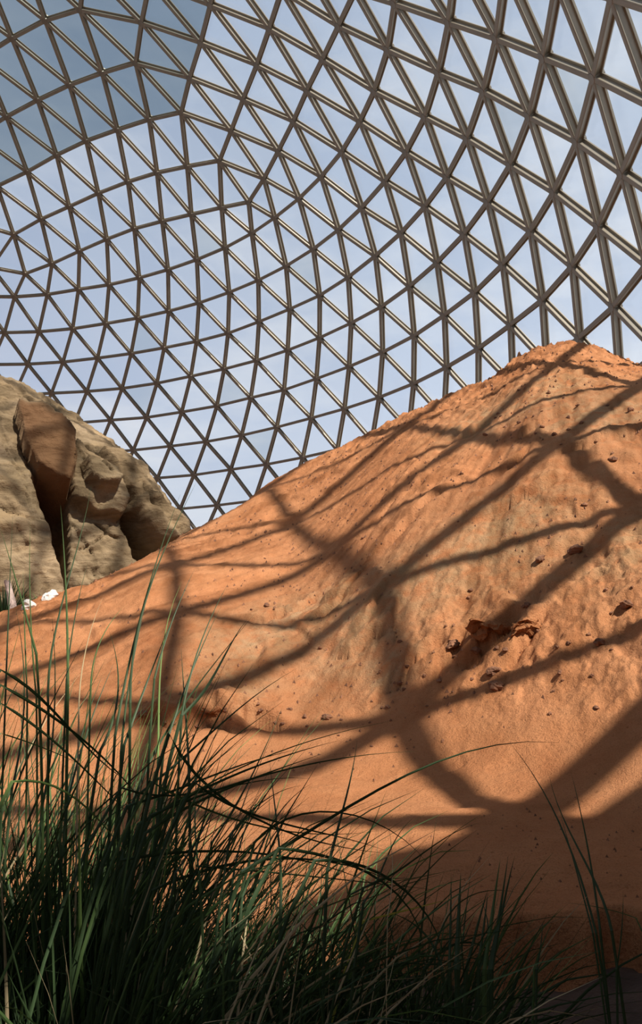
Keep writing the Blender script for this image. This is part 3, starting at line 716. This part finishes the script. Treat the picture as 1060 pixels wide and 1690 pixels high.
def ribbon(C, w, tw=0.0, fold=0.35):
    """tapered, folded leaf along a centre line C (n,3)"""
    C = np.asarray(C, float); n = len(C); T = np.gradient(C, axis=0); T /= np.linalg.norm(T, axis=1, keepdims=True) + 1e-9
    ref = np.array([math.cos(tw), math.sin(tw), 0.25]); S = np.cross(T, ref); S /= np.linalg.norm(S, axis=1, keepdims=True) + 1e-9
    Nn = np.cross(S, T); t = np.linspace(0, 1, n)
    ww = w * 0.5 * np.clip(np.minimum(0.55 + t * 2.2, 1.0) * (1 - t ** 3.0) + 0.02, 0.03, 1)
    V = np.empty((n * 3, 3)); V[0::3] = C - S * ww[:, None]; V[1::3] = C - Nn * (ww * fold)[:, None]; V[2::3] = C + S * ww[:, None]
    F = []
    for i in range(n - 1):
        a = i * 3; F += [(a, a + 1, a + 4, a + 3), (a + 1, a + 2, a + 5, a + 4)]
    return V, F
def arch(base, h, az, lean, droop, n=9):
    """a leaf that rises from base, leans towards az and bends over"""
    t = np.linspace(0, 1, n); ang = lean + droop * t ** 1.6            # angle from the vertical
    ds = h / (n - 1); r = np.concatenate([[0], np.cumsum(np.sin(ang[:-1]) * ds)]); z = np.concatenate([[0], np.cumsum(np.cos(ang[:-1]) * ds)])
    return np.stack([base[0] + r * math.cos(az), base[1] + r * math.sin(az), base[2] + z], 1)
def bed_z(x, y): return -0.20
MATS = {'d': G_DARK, 'm': G_MID, 'l': G_LITE, 's': G_DRY, 'y': G_YEL}
def tussock(x, y, rad, n_part, n_stuff, hmin, hmax, lean, droop, label, seed, bias=None, bias_k=0.0, mix='dddddmmmls', w=0.0125, dry=110, name='grass_tussock', group=None):
    rg = random.Random(seed); z0 = bed_z(x, y)
    t = empty(name, (x, y, z0), label, 'grass', group)
    def one(hm=1.0, drymode=False):
        a0 = rg.uniform(0, 2 * math.pi); r0 = rad * math.sqrt(rg.random()) * 0.55
        b = (r0 * math.cos(a0), r0 * math.sin(a0), -0.03)
        az = a0 + rg.gauss(0, 0.9)
        if bias is not None and rg.random() < bias_k: az = bias + rg.gauss(0, 0.8)
        ln = abs(rg.gauss(lean * 0.6, lean * 0.7)); dr = droop * rg.uniform(0.1, 1.5)
        h = rg.uniform(hmin, hmax) * hm
        if drymode: ln += 0.5; dr += 0.5
        C = arch(b, h, az, ln, dr)
        C[:, 0] += np.linspace(0, 1, len(C)) ** 2 * rg.gauss(0, 0.10); C[:, 1] += np.linspace(0, 1, len(C)) ** 2 * rg.gauss(0, 0.10)
        return ribbon(C, w * rg.uniform(0.55, 1.15), rg.uniform(0, 3.1))
    for k in range(n_part):
        V, F = one(); c = rg.choice(mix)
        o = obj('blade', mesh('blade', V, F, MATS[c]), t)
    def bulk(nm, count, hm, mats_, drymode=False):
        Vs = []; Fs = []; mi = []; off = 0
        for k in range(count):
            V, F = one(hm * rg.uniform(0.6, 1), drymode); Vs.append(V); Fs.append(np.array(F) + off); off += len(V); mi += [rg.randrange(len(mats_))] * len(F)
        me = mesh(nm, np.concatenate(Vs), np.concatenate(Fs), [MATS[c] for c in mats_]); me.polygons.foreach_set('material_index', np.array(mi, dtype=np.int32))
        obj(nm, me, t, kind='stuff')
    if n_stuff: bulk('undergrowth', n_stuff, 0.85, 'dddm')
    if dry: bulk('dead_leaves', dry, 0.5 if dry < 250 else 0.85, 'ssd', True)
    return t
# azimuth 0 = towards +X (right of the picture)
tussock(-1.45, 2.55, .38, 180, 620, 1.3, 1.9, .32, .65, 'tall dense dark grass tussock filling the left edge of the picture', 21, 0.1, .2)
tussock(-1.0, 2.75, .36, 180, 560, 1.2, 1.8, .38, .7, 'tall grass tussock whose thin blades rise highest against the brown rock', 22, 0.2, .3, mix='ddmmml')
tussock(-.72, 2.25, .38, 190, 640, 1.15, 1.6, .5, 1.0, 'dense grass tussock at the lower left with blades falling to the right', 23, 0.1, .55)
tussock(-.32, 2.7, .36, 180, 480, .85, 1.45, .65, 1.25, 'spreading grass tussock with crossing blades in front of the sunlit sand', 24, 0.2, .55, mix='dddmml')
tussock(.02, 2.45, .32, 170, 440, .65, 1.15, .75, 1.3, 'low tangled grass tussock over pale straw at the bottom of the picture', 25, 0.1, .4, dry=200)
tussock(.30, 2.75, .28, 140, 380, .65, 1.1, .7, 1.2, 'low dark grass tussock ending the mass of grass on its right side', 26, 0.0, .4)
tussock(-.45, 2.05, .30, 80, 260, .45, .85, .6, 1.0, 'short grass clump with yellowing leaves among dead straw at the bottom', 27, 0.3, .3, mix='ddmsys', dry=420)
tussock(-1.9, 3.1, .34, 70, 260, 1.1, 1.6, .30, .5, 'far grass tussock behind the left edge tussock', 28)
tussock(.55, 2.45, .18, 50, 120, .35, .62, .6, .9, 'short dark grass clump in deep shade right of the main grass', 29, 0, .2, mix='dddm', dry=30)
tussock(-.95, 3.35, .26, 90, 160, .75, 1.25, .32, .6, 'open thin grass tussock rising from the sand edge behind the others', 30, 0.1, .3, mix='dmml', w=.009, dry=40)

tussock(-.42, 1.85, .36, 120, 260, .95, 1.25, .6, 1.2, 'clump of mostly dead straw coloured leaves lowest at the bottom of the picture', 31, 0.2, .4, mix='sssdms', w=.010, dry=420)
tussock(-.10, 2.0, .30, 100, 200, .85, 1.15, .65, 1.2, 'pale dry grass clump just right of the straw clump at the bottom', 32, 0.2, .4, mix='ssddms', w=.009, dry=300)

# long single blades whose course can be followed
def hero(parent, pts, d0, d1, w, c):
    pts = np.array(pts, float); s = np.concatenate([[0], np.cumsum(np.hypot(*np.diff(pts, axis=0).T))]); s /= s[-1]
    q = np.linspace(0, 1, 12)
    # smooth the course
    if len(pts) > 2:
        deg = min(len(pts) - 1, 3); cu = np.polyfit(s, pts[:, 0], deg); cv = np.polyfit(s, pts[:, 1], deg); U = np.polyval(cu, q); Vv = np.polyval(cv, q)
    else: U = np.interp(q, s, pts[:, 0]); Vv = np.interp(q, s, pts[:, 1])
    C = np.array([EYE + ray(u, v) * (d0 + (d1 - d0) * k) for u, v, k in zip(U, Vv, q)])
    # root: carry the blade on down to the soil
    T = C[0] - C[1]; T /= np.linalg.norm(T); z0 = bed_z(0, 0) - 0.03
    root = []
    P = C[0].copy(); Tn = T * 0.5 + np.array([0, 0, -0.6]) if T[2] < 0.15 else np.array([T[0] * .6, T[1], -0.5])
    while P[2] > z0 and len(root) < 14:
        Tn = Tn * 0.75 + np.array([0, 0, -1.0]) * 0.25; Tn /= np.linalg.norm(Tn); P = P + Tn * 0.15; root.append(P.copy())
    if root: C = np.concatenate([np.array(root[::-1]), C])
    V, F = ribbon(C, w, 1.45); V = V - np.array(parent.location)
    obj('blade', mesh('blade', V, F, MATS[c]), parent)
hl = empty('grass_tussock', (-1.0, 2.75, -0.2), 'loose spray of long separate grass blades standing up against the dune and the rock', 'grass')
for pts, w, c in [([(190, 1215), (205, 1130), (222, 1060), (260, 921), (298, 815)], .011, 'd'), ([(215, 1160), (245, 977), (287, 872), (324, 796)], .011, 'd'),
                  ([(80, 1180), (90, 1049), (121, 928), (151, 800)], .011, 'd'), ([(112, 1130), (109, 977), (100, 834)], .012, 'm'), ([(45, 1150), (41, 1049), (38, 940)], .008, 'm'),
                  ([(10, 1120), (17, 940), (21, 849)], .008, 'd'), ([(60, 1150), (49, 951), (50, 860)], .008, 'm'), ([(255, 1120), (277, 1045), (321, 940)], .009, 'd'),
                  ([(300, 1180), (336, 1049), (377, 962)], .009, 'd'), ([(110, 1120), (121, 1034), (145, 928)], .008, 'd'), ([(60, 1080), (30, 970), (0, 870)], .011, 'm'),
                  ([(165, 1240), (192, 1165), (180, 1040)], .012, 'd'), ([(200, 1240), (218, 1100), (240, 1000)], .011, 'd'), ([(205, 1230), (245, 1120), (290, 1010)], .011, 'd'),
                  ([(270, 1240), (320, 1100), (365, 1000)], .010, 'd'), ([(300, 1180), (330, 1150), (372, 1080), (408, 1022)], .014, 'd'), ([(200, 1420), (270, 1215), (350, 1100), (419, 1014)], .011, 'd'),
                  ([(312, 1280), (308, 1200), (303, 1130), (299, 1068)], .011, 'd'), ([(230, 1310), (320, 1235), (400, 1165), (492, 1102)], .010, 'd'), ([(350, 1390), (400, 1310), (435, 1240), (467, 1165)], .008, 'd'),
                  ([(150, 1130), (165, 1060), (205, 1000)], .008, 'm'), ([(130, 1180), (140, 1080), (170, 985)], .007, 's'), ([(255, 1330), (262, 1180), (270, 1060), (300, 960)], .010, 'l'),
                  ([(70, 1330), (90, 1170), (85, 1010)], .010, 'd'), ([(20, 1300), (40, 1120), (25, 1000)], .010, 'd'), ([(110, 1330), (150, 1190), (190, 1090)], .010, 'd'),
                  ([(440, 1430), (330, 1290), (420, 1340)], .001, 'd')][:-1]:
    hero(hl, pts, 2.7, 2.95, w, c)
hr = empty('grass_tussock', (-.2, 2.6, -0.2), 'fan of long arching blades reaching right across the sunlit sand', 'grass')
for pts, w, c in [([(400, 1440), (490, 1380), (600, 1320), (720, 1262), (800, 1228), (925, 1227)], .012, 'd'), ([(230, 1360), (320, 1310), (430, 1262), (560, 1222)], .012, 'd'),
                  ([(240, 1375), (330, 1322), (430, 1280), (535, 1243)], .012, 'd'), ([(210, 1330), (310, 1296), (400, 1262), (492, 1237)], .010, 'd'), ([(250, 1345), (400, 1290), (560, 1252), (690, 1240)], .009, 'd'),
                  ([(300, 1320), (462, 1240), (549, 1212), (652, 1189)], .006, 'm'), ([(540, 1440), (556, 1374), (580, 1280), (590, 1218)], .010, 'd'), ([(463, 1500), (463, 1425), (455, 1340), (445, 1255)], .010, 'd'),
                  ([(600, 1490), (624, 1450), (649, 1393), (683, 1349)], .008, 'd'), ([(600, 1465), (668, 1430), (711, 1399), (791, 1358)], .008, 'd'), ([(200, 1300), (300, 1312), (440, 1287), (512, 1285)], .009, 'd'),
                  ([(280, 1210), (330, 1290), (430, 1350), (560, 1400), (645, 1408)], .012, 'd'), ([(320, 1290), (420, 1345), (520, 1372), (640, 1405)], .011, 'd'), ([(250, 1290), (380, 1350), (500, 1375), (620, 1372)], .009, 'm'),
                  ([(200, 1420), (380, 1405), (500, 1420), (640, 1470)], .011, 'd'), ([(250, 1470), (420, 1420), (560, 1425), (690, 1480)], .011, 'd'), ([(420, 1390), (520, 1340), (600, 1350), (710, 1430)], .008, 'd'),
                  ([(520, 1420), (600, 1430), (680, 1480), (735, 1590)], .012, 'd'), ([(460, 1400), (560, 1420), (660, 1480), (700, 1590)], .012, 'd'), ([(350, 1590), (420, 1500), (470, 1440), (500, 1385)], .010, 'd'),
                  ([(0, 1105), (80, 1165), (150, 1240), (230, 1300)], .014, 'd'), ([(0, 1130), (90, 1185), (180, 1260), (250, 1345)], .014, 'd'), ([(0, 1160), (60, 1200), (140, 1270), (230, 1360)], .012, 'd'),
                  ([(20, 1290), (95, 1300), (140, 1330), (190, 1385), (222, 1425)], .011, 'l'), ([(0, 1210), (60, 1230), (140, 1265)], .008, 'm'), ([(330, 1430), (500, 1445), (640, 1460), (730, 1470)], .007, 'd'),
                  ([(640, 1510), (648, 1440), (636, 1340)], .003, 's'), ([(400, 1480), (430, 1400), (470, 1330), (520, 1290)], .008, 'd'), ([(380, 1380), (425, 1330), (480, 1300), (500, 1296)], .007, 'd'),
                  ([(290, 1440), (340, 1360), (372, 1290)], .008, 'd'), ([(330, 1450), (322, 1330), (330, 1240)], .008, 'm'), ([(380, 1500), (395, 1400), (430, 1310)], .008, 'd')]:
    hero(hr, pts, 2.35, 2.6, w, c)
hs = empty('reed_clump', (.78, 2.75, -0.2), 'clump of broad upright dark leaves standing in the shade in front of the sand', 'grass')
for pts, w, c in [([(742, 1600), (744, 1520), (745, 1442)], .010, 'd'), ([(754, 1600), (757, 1520), (761, 1440)], .017, 'd'), ([(800, 1600), (814, 1500), (826, 1417)], .014, 'm'), ([(808, 1600), (826, 1500), (839, 1412)], .012, 'd'),
                  ([(812, 1600), (832, 1490), (850, 1412)], .012, 'd'), ([(770, 1600), (788, 1530), (806, 1466)], .012, 'd'), ([(790, 1590), (800, 1520), (806, 1470)], .010, 'd'), ([(792, 1600), (806, 1530), (792, 1480)], .007, 'd'),
                  ([(720, 1560), (770, 1482), (860, 1474)], .006, 'd'), ([(600, 1520), (680, 1500), (742, 1484)], .008, 'y'), ([(882, 1600), (895, 1560), (912, 1522)], .008, 'm'), ([(700, 1600), (770, 1555), (840, 1600)], .010, 'd'),
                  ([(886, 1600), (893, 1560), (896, 1520)], .007, 'd'), ([(730, 1600), (700, 1540), (640, 1505)], .010, 'd')]:
    hero(hs, pts, 2.75, 2.85, w, c)
hk = empty('tall_rush', (1.25, 2.75, -0.2), 'few tall thin rush stems leaning left over the shaded sand at the right', 'rush')
for pts, w, c in [([(985, 1540), (960, 1461), (929, 1361), (886, 1293), (839, 1221)], .008, 'd'), ([(1010, 1536), (985, 1461), (935, 1361), (906, 1277)], .009, 'd'), ([(991, 1536), (979, 1449), (963, 1361), (942, 1271)], .008, 'd'),
                  ([(979, 1540), (948, 1424), (923, 1337)], .006, 'd'), ([(1018, 1600), (1026, 1540), (1029, 1470)], .007, 'd'), ([(1050, 1515), (1000, 1500), (930, 1490)], .004, 'm')]:
    hero(hk, pts, 2.75, 2.9, w, c)

# ------------------------------------------------------------------ small things beyond the left end of the dune
M_STONE = simple('pale_stone', (0.62, 0.58, 0.54), 0.8, 0, 0.2, 8, 0.5, 20)
clod(46, 1003, .17, 901, 'white stone on the skyline of the low sand ridge, farther from the big rock foot', None, .7, M_STONE, 'pale_stone', 'stone')
clod(82, 989, .16, 902, 'white stone on the sand ridge just below the grey foot of the rock', None, .7, M_STONE, 'pale_stone', 'stone')
p = hit(25, 1012)
if p is not None:
    d = np.array([p[0], p[1], 0]); d /= np.linalg.norm(d); q = p + d * 1.2
    V = []; F = []; n = 10; rgx = np.random.default_rng(4)
    for i in range(8):
        t = i / 7; c = q + np.array([-0.10 * t - 0.14 * t * t, 0.1 * t, -0.35 + 1.05 * t]); r = 0.10 * (1 - 0.45 * t) * (1 + 0.12 * math.sin(i * 2.1))
        for k in range(n): a = 2 * math.pi * k / n; V.append(c + np.array([r * math.cos(a), r * math.sin(a), 0.03 * math.sin(3 * a)]))
    for i in range(7): F += [(i * n + k, i * n + (k + 1) % n, (i + 1) * n + (k + 1) % n, (i + 1) * n + k) for k in range(n)]
    F += [tuple(range(n))[::-1], tuple(7 * n + k for k in range(n))]
    obj('dead_stump', mesh('dead_stump', V, F, simple('bleached_wood', (0.45, 0.33, 0.28), 0.8, 0, 0.35, 10, 0.6, 30)), label='pinkish bleached dead stump leaning at the left edge before the rock', category='stump')
    sh = empty('desert_shrub', tuple(q + np.array([-0.45, .5, -0.3])), 'dark spiky shrub behind the bleached stump at the left edge', 'shrub')
    rgs = random.Random(8)
    for k in range(150):
        az = rgs.uniform(0, 6.28); C = arch((0, 0, 0), rgs.uniform(.5, 1.25), az, rgs.uniform(.1, .9), rgs.uniform(0, .5)); V, F = ribbon(C, .035, rgs.uniform(0, 3)); obj('leaf', mesh('leaf', V, F, G_DARK), sh)
    tf = empty('grass_tuft', tuple(q + np.array([0.55, .2, -0.3])), 'small green grass tuft between the stump and the white stones', 'grass')
    for k in range(70):
        az = rgs.uniform(0, 6.28); C = arch((0, 0, 0), rgs.uniform(.45, .95), az, rgs.uniform(.1, .6), rgs.uniform(.3, 1.2)); V, F = ribbon(C, .018, rgs.uniform(0, 3)); obj('blade', mesh('blade', V, F, rgs.choice([G_MID, G_LITE, G_DARK])), tf)
